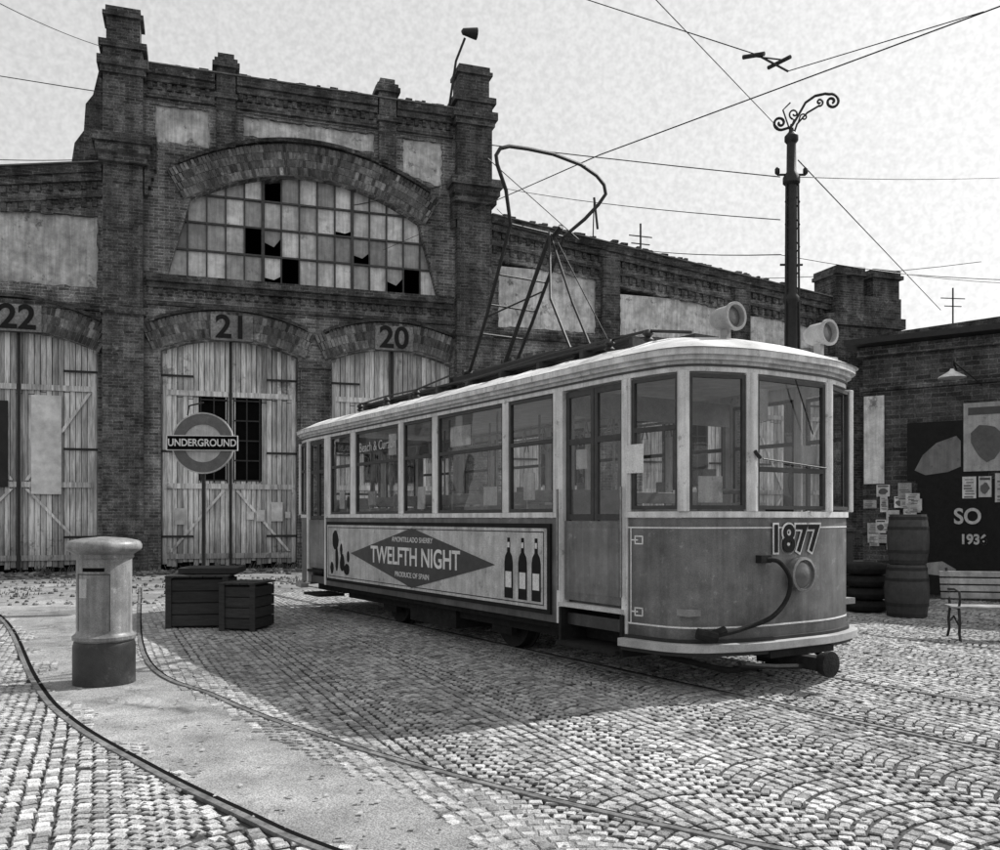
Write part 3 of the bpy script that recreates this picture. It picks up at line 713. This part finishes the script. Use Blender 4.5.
# ------------------------------------------------------------------ TRAM
TR=empty('vintage_tram',(TX,TY,0),math.atan2(fy,fx))
def fillet(pts,r,n=5,closed=False):
    P=[Vector(p) for p in pts]; out=[]; N=len(P)
    for i in range(N):
        if not closed and i in (0,N-1): out.append(tuple(P[i])); continue
        a,c,d=P[i-1],P[i],P[(i+1)%N]
        u=(a-c);v=(d-c); rr=min(r,u.length*.45,v.length*.45); s=c+u.normalized()*rr; e=c+v.normalized()*rr
        for k in range(n+1):
            t=k/n; q=s*(1-t)**2+c*2*t*(1-t)+e*t*t; out.append((q.x,q.y))
    return out
front=[(1.03,0),(1.70,.1),(1.93,.75),(1.93,1.85),(1.70,2.5),(1.03,2.6)]
rear=[(-7.3,2.6),(-7.95,2.5),(-8.2,1.85),(-8.2,.75),(-7.95,.1),(-7.3,0)]
fr_r=fillet(front,.28); re_r=fillet(rear,.28); full=fillet(front+rear,.28,5,True)
near=((-7.3,0),(1.03,0)); off=7.3
far=((1.03,2.6),(-7.3,2.6))
b=B()
b.ribbon(fr_r,.5,1.6,0,-.05); b.ribbon(re_r,.5,1.6,0,-.05)
b.seg(*near,off-6.45,off+.0,.5,1.6,0,-.05); b.seg(*far,0,8.33,.5,1.6,0,-.05)
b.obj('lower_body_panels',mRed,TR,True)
b=B()
b.ribbon(fr_r,1.605,1.66,.022,-.06); b.ribbon(re_r,1.605,1.66,.022,-.06); b.seg(*near,off-6.45,off+.0,1.605,1.66,.022,-.06); b.seg(*far,0,8.33,1.605,1.66,.022,-.06)
b.ribbon(full,2.92,3.06,.0,-.07,True)
b.obj('belt_rail_and_letterboard',mPaint,TR,True)
b=B(); b.ribbon(full,3.062,3.12,.09,-.07,True,.95); b.ribbon(full,3.02,3.062,.05,.002,True,.9); b.obj('roof_fascia',mPaint,TR,True)
b=B(); b.ribbon(full,2.965,2.985,.012,.001,True); b.obj('letterboard_line',mSash,TR)
b=B()
xc=-3.13
P0=[Vector(q) for q in full]
N=len(P0)
def ringpts(c,z,o=.095):
    out=[]
    for q in P0:
        y=1.3+(q.y-1.3)*(1+o/1.3)*c; x=xc+(q.x-xc)*(1+o/5.1)*(1-(1-c)*.26); out.append((x,y,z))
    return out
cs=[1,.985,.95,.88,.78,.65,.5,.32,.12]
vs=[]
for c in cs: vs+=ringpts(c,3.122+.30*(1-c**2.4))
fs=[]
for i in range(len(cs)-1):
    for k in range(N): fs.append((i*N+k,i*N+(k+1)%N,(i+1)*N+(k+1)%N,(i+1)*N+k))
fs.append(tuple((len(cs)-1)*N+k for k in range(N)))
fs.append(tuple(range(N-1,-1,-1)))
b.add(vs,fs); b.obj('roof',mRoof,TR,True)
b=B()
for i in range(13):
    s=-7.2+i*.68
    pts=[]
    for k in range(13):
        c=-1+2*k/12; cc=abs(c); pts.append((s,1.3+c*1.38,3.122+.30*(1-cc**2.4)+.004))
    b.tube(pts,.011,5)
b.obj('roof_seams',mRoof,TR,True)
b=B()
for w in (.72,.86,1.0,1.62,1.76,1.9): b.box(-6.6,.3,w,w+.11,3.5,3.525,U(.7,1.2))
for s in [-6.5+.85*i for i in range(9)]:
    b.box(s,s+.06,.68,1.14,3.36,3.498); b.box(s,s+.06,1.58,2.04,3.36,3.498)
b.obj('roof_walk_boards',M('grey_boards',.06,.9,5,.3,stretch=(.5,5,5)),TR)
b=B()
for s,l,h in ((-6.9,.4,.13),(-5.8,.5,.18),(-4.8,.25,.22),(.45,.35,.1),(-.7,.5,.2)):
    b.box(s,s+l,1.15,1.5,3.4,3.42+h)
for s in (-6.2,-5.2,-4.2,.2,.8):
    b.lathe([(.03,0),(.06,.02),(.03,.05),(.06,.08),(.03,.12)],(s,.5,3.36),10)
b.tube([(-6.2,.5,3.48),(-5.2,.5,3.5),(-4.2,.5,3.48),(-3.2,.6,3.6)],.014,5); b.tube([(-3.0,.6,3.45),(-1,.6,3.52),(.8,.5,3.47),(1.3,.6,3.38)],.016,5)
b.box(-3.7,-.7,.78,.86,3.53,3.6); b.box(-3.7,-.7,1.74,1.82,3.53,3.6); b.box(-3.7,-3.6,.78,1.82,3.54,3.62); b.box(-.8,-.7,.78,1.82,3.54,3.62)
for s in (-3.65,-.75):
    for w in (.82,1.78): b.lathe([(.04,0),(.07,.02),(.04,.05),(.07,.08),(.04,.12)],(s,w,3.42),10)
b.tube([(-3.44,.85,3.66),(-3.44,1.75,3.66)],.04,8)
for w in (.95,1.3,1.65): b.tube([(-3.3,w,3.64),(-1.4,w,3.64)],.035,8)
Lp=[(-3.44,.95,3.66),(-2.9,.9,4.35),(-2.15,.8,5.4),(-1.98,.62,5.75),(-1.92,.45,6.02),(-1.9,.42,6.12),(-1.9,.48,6.22),(-1.9,.62,6.28),(-1.9,.9,6.31),(-1.9,1.3,6.33),(-1.9,1.75,6.29),(-1.9,2.02,6.2),(-1.9,2.15,6.1),(-1.9,2.18,5.98),(-1.93,2.08,5.83),(-2.0,1.9,5.62),(-2.15,1.66,5.38),(-2.9,1.66,4.35),(-3.44,1.65,3.66)]
b.tube(Lp,.025,7)
b.tube([(-2.15,.8,5.4),(-2.15,1.66,5.38)],.016,6)
b.tube([(-1.92,1.45,5.42),(-2.15,1.45,5.3)],.04,6)
for z,s in ((4.15,-3.05),(4.5,-2.8),(4.85,-2.55)):
    b.tube([(s,.89,z),(s,1.66,z)],.015,5)
b.tube([(-2.9,.9,4.35),(-2.6,1.66,4.75)],.012,5)
for w in (1.15,1.5): b.tube([(-2.05,1.35,5.36),(-1.75,w,4.4),(-1.3,w,3.64)],.018,6)
b.tube([(-2.1,1.4,5.36),(-3.1,1.3,3.7)],.03,6); b.tube([(-2.0,1.4,5.3),(-.9,1.5,3.6)],.008,5)
b.obj('bow_collector',mDark,TR,True)
mDrum=M('lamp_drum_paint',.36,.5,8,.25,spots=(8,.5)); mLens=M('lamp_lens',.12,.15,4,.3,spec=.8)
for w in (.83,2.2):
    b=B(); b.lathe([(.02,-.14),(.08,-.13),(.11,-.07),(.115,.10),(.135,.11),(.135,.14),(.108,.14),(.1,.02),(.02,.0)],(1.52,w,3.5),24,'x'); b.box(1.48,1.56,w-.03,w+.03,3.2,3.41); b.box(1.38,1.66,w-.12,w+.12,3.17,3.25); b.obj('roof_lamp',mDrum,TR,True)
    b=B(); b.lathe([(.005,.10),(.06,.095),(.105,.08),(.01,.07)][::-1],(1.52,w,3.5),20,'x'); b.obj('roof_lamp_lens',mLens,TR,True)
P=B();S=B();G=B()
def win(p0,p1,t0,t1,z0=1.665,z1=2.915,bar=2.42,fw=.035,split=False):
    S.seg(p0,p1,t0,t0+fw,z0,z1,-.015,-.055); S.seg(p0,p1,t1-fw,t1,z0,z1,-.015,-.055)
    S.seg(p0,p1,t0+fw,t1-fw,z0,z0+fw,-.0155,-.0545); S.seg(p0,p1,t0+fw,t1-fw,z1-fw,z1,-.0155,-.0545)
    if bar: S.seg(p0,p1,t0+fw,t1-fw,bar-.022,bar+.022,-.012,-.0545)
    G.pane(p0,p1,t0+fw*.5,t1-fw*.5,z0+fw*.5,z1-fw*.5,-.036)
wins=[(-6.27,-5.46),(-5.27,-3.79),(-3.64,-2.80),(-2.66,-1.115),(-.99,-.124)]
cur=-6.45
for a0,a1 in wins:
    P.seg(*near,off+cur,off+a0,1.66,2.92,0,-.07); win(*near,off+a0,off+a1); cur=a1
P.seg(*near,off+cur,off+.0,1.66,2.92,.002,-.07)
P.seg(*near,off-.05,off+.06,.5,2.92,.012,-.08)
P.seg(*near,off+.99,off+1.07,.5,2.92,.012,-.08)
P.seg(*near,off-6.5,off-6.43,.5,2.92,.012,-.08); P.seg(*near,0,.06,.5,2.92,.012,-.08)
c2=0.0
P.seg(*far,0,.1,1.66,2.92,0,-.07); win(*far,.1,1.0); c2=1.0
for a0,a1 in wins[::-1]:
    t0,t1=1.03-a1,1.03-a0
    P.seg(*far,c2,t0,1.66,2.92,0,-.07); win(*far,t0,t1); c2=t1
P.seg(*far,c2,7.5,1.66,2.92,0,-.07); win(*far,7.5,8.25); P.seg(*far,8.25,8.33,1.66,2.92,0,-.07)
def facets(pts,pw=.065):
    for i in range(len(pts)-1):
        p0,p1=pts[i],pts[i+1]; L=math.dist(p0,p1)
        P.seg(p0,p1,.02,pw,1.66,2.92,0.002,-.06); P.seg(p0,p1,L-pw,L-.02,1.66,2.92,0.002,-.06)
        win(p0,p1,pw,L-pw,1.68,2.9,2.05 if i==2 else None if i in (1,3) else 2.42)
    for q in pts[1:-1]: P.tube([(q[0]*.985 if q[0]>0 else q[0]+.03,1.3+(q[1]-1.3)*.98,1.66),(q[0]*.985 if q[0]>0 else q[0]+.03,1.3+(q[1]-1.3)*.98,2.92)],.048,10)
facets(front); facets(rear)
P.obj('window_posts',mPaint,TR,bevel=.006)
Dr=B()
for (d0,d1) in ((.065,.985),(-7.23,-6.51)):
    m=(d0+d1)/2
    for q0,q1 in ((d0,m-.005),(m+.005,d1)):
        t0,t1=off+q0,off+q1
        S.seg(*near,t0,t0+.05,.78,2.9,-.03,-.065); S.seg(*near,t1-.05,t1,.78,2.9,-.03,-.065)
        for z in (1.58,2.35,2.84): S.seg(*near,t0+.05,t1-.05,z,z+.06,-.031,-.064)
        G.pane(*near,t0+.04,t1-.04,1.62,2.86,-.047)
    Dr.seg(*near,off+d0,off+d1,.76,1.57,-.012,-.029); Dr.seg(*near,off+d0+.05,off+d1-.05,.84,1.5,-.008,-.0115,1.15)
    Dr.seg(*near,off+d0,off+d1,.5,.62,-.05,-.1,.5)
Dr.obj('door_gates',mRed,TR)
S.obj('window_sashes',mSash,TR); G.obj('window_glass',mGlass,TR,fixn=False)
b=B(); b.seg(*near,off+.03,off+1.03,.69,.73,.05,-.3,1); b.obj('step_tread',mWoodL,TR)
b=B(); b.seg(*near,off+.06,off+1.0,.30,.34,.1,-.35); b.seg(*near,off+.03,off+.07,.28,.68,.04,-.35); b.seg(*near,off+1.0,off+1.04,.28,.68,.04,-.35); b.seg(*near,off+.07,off+1.0,.345,.68,-.3,-.34)
b.seg(*near,off-7.2,off-6.5,.30,.34,.1,-.35); b.seg(*near,off-7.2,off-6.5,.69,.73,.04,-.35)
b.obj('door_steps',mUnder,TR)
b=B(); b.box(-7.8,1.75,.12,2.48,.72,.78,1)
b.box(-7.7,1.6,.12,2.48,3.04,3.058,2.2)
for s in (-6.42,.02):
    b.box(s-.03,s,.1,.85,.78,1.9,1.0); b.box(s-.03,s,1.75,2.5,.78,1.9,1.0); b.box(s-.03,s,.1,2.5,2.68,2.95,1.3)
    for w in (.1,.8,1.72,2.42): b.box(s-.04,s+.01,w,w+.07,1.9,2.68,1.0)
b.obj('floor_and_bulkheads',mCab,TR)
b=B()
for i in range(7):
    s=-5.9+.85*i
    for w in (.14,1.6):
        ww=.86
        b.box(s,s+.42,w,w+ww,1.15,1.2,U(.7,1.2))
        for q in range(4): b.box(s-.03+.008*q,s-.01+.008*q,w,w+ww,1.92-.17*q-.14,1.92-.17*q,U(.6,1.2))
        for q in (w+.02,w+ww-.07): b.box(s-.05,s-.031,q,q+.05,1.2,1.95,.8)
        b.box(s+.05,s+.1,w+.05,w+ww-.05,.78,1.15,.4)
b.obj('seats',mSeat,TR,bevel=.006)
b=B()
for w in (.85,1.75):
    b.tube([(-6.4,w,2.72),(0,w,2.72)],.016,6)
    for i in range(15):
        s=-6.1+.42*i; b.tube([(s,w,2.72),(s-.05,w,2.55),(s+.05,w,2.55),(s,w,2.72)],.01,5)
for s in (-5.4,-4,-2.7,-1.1):
    for w in (.95,1.65): b.tube([(s,w,.78),(s,w,3.04)],.018,6)
for s in (1.45,-7.7): b.box(s-.1,s+.1,1.1,1.35,.78,1.75); b.tube([(s,1.22,1.75),(s,1.22,1.85)],.08,10)
b.tube([(1.5,.5,.78),(1.5,.5,1.9)],.02,6); b.lathe([(.2,-.02),(.22,0),(.2,.02),(.17,0)],(1.6,.75,1.85),18)
b.tube([(1.12,.05,.8),(1.12,.05,1.6)],.013,6)
b.tube([(.02,-.05,.85),(.02,-.05,1.9)],.014,6); b.tube([(1.03,-.05,.85),(1.03,-.05,1.9)],.014,6)
b.obj('grab_rails_and_controller',mSteel,TR,True)
b=B()
for s,z,w_,h in ((-6.0,1.75,.2,.26),(-4.9,1.8,.3,.2),(-4.2,2.5,.25,.3),(-3.3,1.72,.22,.3),(-2.4,2.5,.5,.25),(-1.6,1.75,.3,.22),(-.75,1.8,.22,.3)):
    b.box(s,s+w_,.05,.054,z,z+h,U(.35,.9)); b.box(s+.3,s+.3+w_,2.535,2.54,z+.1,z+.1+h,U(.3,.8))
b.box(.2,.38,.06,.064,2.1,2.3,.7)
b.seg(front[1],front[2],.18,.42,1.74,1.98,-.07,-.075,.7); b.seg(front[2],front[3],.1,.28,2.5,2.8,-.07,-.075,.4); b.seg(front[2],front[3],.75,.98,2.12,2.3,-.07,-.075,.5)
b.obj('window_notices',mAd,TR)
text('Beach & Curzon',.2,(-4.53,-.008+.03,2.66),(90,0,0),mAd,TR,'window_lettering',.95,.002)
b=B()
b.ribbon(fr_r,1.505,1.518,.0035,.0005); b.ribbon(fr_r,.605,.62,.0035,.0005)
p0,p1=front[0],front[1]
b.seg(p0,p1,.07,.082,.62,1.505,.004,.0005)
for z0,z1 in ((1.36,1.43),(.69,.76)):
    for (u0,u1,v0,v1) in ((.12,.22,z0-.006,z0+.006),(.12,.22,z1-.006,z1+.006),(.12,.132,z0,z1),(.21,.222,z0,z1+.0),(.082,.16,(z0+z1)/2-.006,(z0+z1)/2+.006)): b.seg(p0,p1,u0,u1,v0,v1,.0045,.0005)
b.obj('pinstripes',mLineW,TR)
b=B(); b.ribbon(fr_r,.40,.475,.11,-.02,tone=.7); b.ribbon(re_r,.40,.475,.11,-.02,tone=.6); b.obj('bumper_plank',mWoodL,TR,bevel=.006)
b=B(); b.ribbon(fr_r,.478,.505,.03,-.05); b.ribbon(fr_r,.36,.398,.06,-.02); b.obj('bumper_iron',mDark,TR)
b=B(); b.lathe([(.12,-.03),(.15,-.02),(.155,.05),(.165,.06),(.165,.085),(.14,.09),(.135,.06),(.02,.03)],(1.94,1.34,1.07),28,'x'); b.obj('headlight_rim',mSteel,TR,True)
b=B(); b.lathe([(.134,.055),(.1,.08),(.04,.092),(.005,.093)],(1.94,1.34,1.07),24,'x'); b.obj('headlight_lens',M('headlight_glass',.12,.1,5,.3,spec=.9),TR,True)
text('1877',.36,(1.945,1.3,1.395),(90,0,90),mLineW,TR,'fleet_number_outline',.98,.003,.024)
text('1877',.36,(1.952,1.3,1.395),(90,0,90),mInk,TR,'fleet_number',.98,.003,.006)
def sm3(pts,n=6):
    P=[Vector(p) for p in pts];P=[2*P[0]-P[1]]+P+[2*P[-1]-P[-2]];out=[]
    for i in range(1,len(P)-2):
        for k in range(n):
            t=k/n;a,b_,c,d=P[i-1:i+3]; out.append(.5*((2*b_)+(c-a)*t+(2*a-5*b_+4*c-d)*t*t+(3*b_-a-3*c+d)*t**3))
    out.append(P[-2]); return out
b=B()
b.tube(sm3([(1.96,.88,1.22),(2.03,.98,1.2),(2.07,1.08,1.05),(2.06,1.05,.86),(2.05,.85,.7),(1.98,.6,.62),(1.93,.45,.58),(1.87,.3,.55)]),.022,8)
b.box(1.88,1.98,.8,.94,1.19,1.26); b.tube([(1.85,.27,.55),(1.9,.42,.6)],.04,8); b.tube([(1.82,.15,.58),(1.92,.3,.54)],.05,8)
b.box(1.5,2.2,1.28,1.42,.2,.32); b.lathe([(.02,.2),(.07,.2),(.1,.24),(.12,.3),(.12,.34),(.02,.345)],(1.95,1.38,.26),20,'x'); b.box(1.6,2.0,.9,1.8,.32,.38)
b.tube([(2.0,.5,.3),(2.05,.9,.25),(2.05,1.3,.22)],.025,6)
b.obj('coupler_and_hoses',mUnder,TR,True)
b=B(); b.tube([(1.965,.8,2.15),(1.98,.72,2.2)],.02,6); b.tube([(1.955,.85,2.14),(1.955,1.75,2.08)],.008,5); b.tube([(1.955,1.3,2.9),(1.955,1.55,2.4)],.007,5); b.obj('wiper_and_latch',mDark,TR)
b=B(); b.seg(front[0],front[1],.02,.24,2.02,2.29,.02,.017); b.obj('paper_notice',mLineW,TR)
b=B(); b.seg(*near,off-6.36,off-.14,.58,1.54,.03,.002,1); b.obj('advert_board_frame',mInk,TR)
b=B(); b.box(-6.31,-.19,-.036,-.0305,.63,1.49); b.obj('advert_paper',mAd,TR)
b=B()
for q in ((-6.26,-.24,.665,.675),(-6.26,-.24,1.445,1.455)): b.box(q[0],q[1],-.0385,-.0365,q[2],q[3])
b.box(-6.26,-6.25,-.0385,-.0365,.675,1.445); b.box(-.25,-.24,-.0385,-.0365,.675,1.445)
for s in (-.92,-.64,-.38):
    b.prism([(s-.085,.7),(s+.085,.7),(s+.085,1.1),(s+.07,1.17),(s+.03,1.22),(s+.026,1.38),(s-.026,1.38),(s-.03,1.22),(s-.07,1.17),(s-.085,1.1)],-.0395,-.0368)
for cx_,cz,rx,rz in ((-5.95,1.25,.13,.16),(-5.9,.95,.07,.2),(-5.68,.9,.1,.14),(-5.72,1.1,.05,.1),(-5.5,.8,.12,.09),(-5.45,1.0,.05,.09),(-6.1,.8,.07,.1)):
    b.prism([(cx_+rx*math.cos(t*.6283)*U(.8,1.1),cz+rz*math.sin(t*.6283)) for t in range(10)],-.0395,-.0368)
b.obj('advert_silhouettes',mInk,TR)
b=B(); b.prism([(-5.35,1.06),(-3.3,.655),(-1.2,1.06),(-3.3,1.465)],-.0405,-.0375); b.obj('advert_diamond',M('diamond_ink',.06,.6,12,.2),TR)
b=B()
for s in (-.92,-.64,-.38): b.box(s-.06,s+.06,-.0425,-.0397,.82,1.0,1); b.box(s-.02,s+.02,-.0425,-.0397,1.27,1.33,1)
b.obj('bottle_labels',mLineW,TR)
text('TWELFTH NIGHT',.34,(-3.3,-.043,1.06),(90,0,0),mLineW,TR,'advert_title',.98,.002,.006)
text('AMONTILLADO SHERRY',.1,(-3.3,-.043,1.3),(90,0,0),mLineW,TR,'advert_line',1.1,.002); text('PRODUCE OF SPAIN',.1,(-3.3,-.043,.82),(90,0,0),mLineW,TR,'advert_line',1.1,.002)
b=B()
b.box(-6.4,0,.12,2.48,.42,.55); b.box(-6.2,-.2,.3,2.3,.3,.42)
b.box(-5.6,-.9,.42,.5,.3,.55); b.box(-5.6,-.9,2.1,2.18,.3,.55); b.box(-3.9,-2.6,.25,.9,.16,.42)
for s in (-4.75,-1.65):
    b.box(s-.22,s+.22,.34,.42,.2,.52); b.tube([(s-.55,.36,.5),(s-.3,.36,.42),(s,.36,.39),(s+.3,.36,.42),(s+.55,.36,.5)],.03,6)
b.tube([(1.2,.3,.3),(1.75,.6,.2),(1.75,2.0,.2),(1.2,2.3,.3)],.03,6); b.box(.9,1.7,.5,2.1,.33,.5); b.box(-7.8,-6.6,.4,2.2,.33,.5)
b.obj('underframe',mUnder,TR)
b=B()
for s in (-4.75,-1.65):
    for w in (.5,2.0):
        b.lathe([(.1,-.02),(.12,.0),(.3,.01),(.36,.0),(.38,.0),(.39,.12),(.42,.13),(.42,.15),(.1,.16)],(s,w,.405),28,'y')
    b.tube([(s,.4,.405),(s,2.2,.405)],.06,10)
b.obj('wheels',mUnder,TR,True)
# ------------------------------------------------------------------ light
el=math.radians(46); hd=Vector((.88,.475)).normalized()
S_=Vector((hd.x*math.cos(el),hd.y*math.cos(el),math.sin(el)))
sl=bpy.data.lights.new('sun','SUN'); sl.energy=5.0; sl.angle=math.radians(.5); sl.color=(1,.995,.985)
so=bpy.data.objects.new('sun',sl); so.rotation_euler=S_.to_track_quat('Z','Y').to_euler(); so.location=(0,0,30); scene.collection.objects.link(so)
w=bpy.data.worlds.new('World'); scene.world=w; w.use_nodes=True; t=w.node_tree
bg=t.nodes['Background']; sk=t.nodes.new('ShaderNodeTexSky'); sk.sky_type='NISHITA'; sk.sun_disc=False; sk.sun_elevation=el; sk.sun_rotation=math.atan2(hd.x,hd.y); sk.dust_density=3; sk.air_density=1.2
bw=t.nodes.new('ShaderNodeRGBToBW'); link(t,sk.outputs[0],bw.inputs[0])
tc=t.nodes.new('ShaderNodeTexCoord')
n2=mr(t,noise(t,tc.outputs['Generated'],170,1,.7),.3,.7,.92,1.08)
v=math_n(t,'MULTIPLY_ADD',bw.outputs[0],.55,4.0)
v=math_n(t,'MULTIPLY',v,n2)
link(t,v,bg.inputs[0]); bg.inputs[1].default_value=.13
# ------------------------------------------------------------------ camera
cd=bpy.data.cameras.new('camera'); cd.lens=32.4; cd.sensor_width=36; cd.sensor_fit='HORIZONTAL'; cd.shift_y=.093; cd.clip_end=2000
co=bpy.data.objects.new('camera',cd); co.location=(0,0,1.6); co.rotation_euler=(math.radians(90),0,0); scene.collection.objects.link(co); scene.camera=co
scene.view_settings.view_transform='Standard'; scene.view_settings.look='None'; scene.view_settings.exposure=0
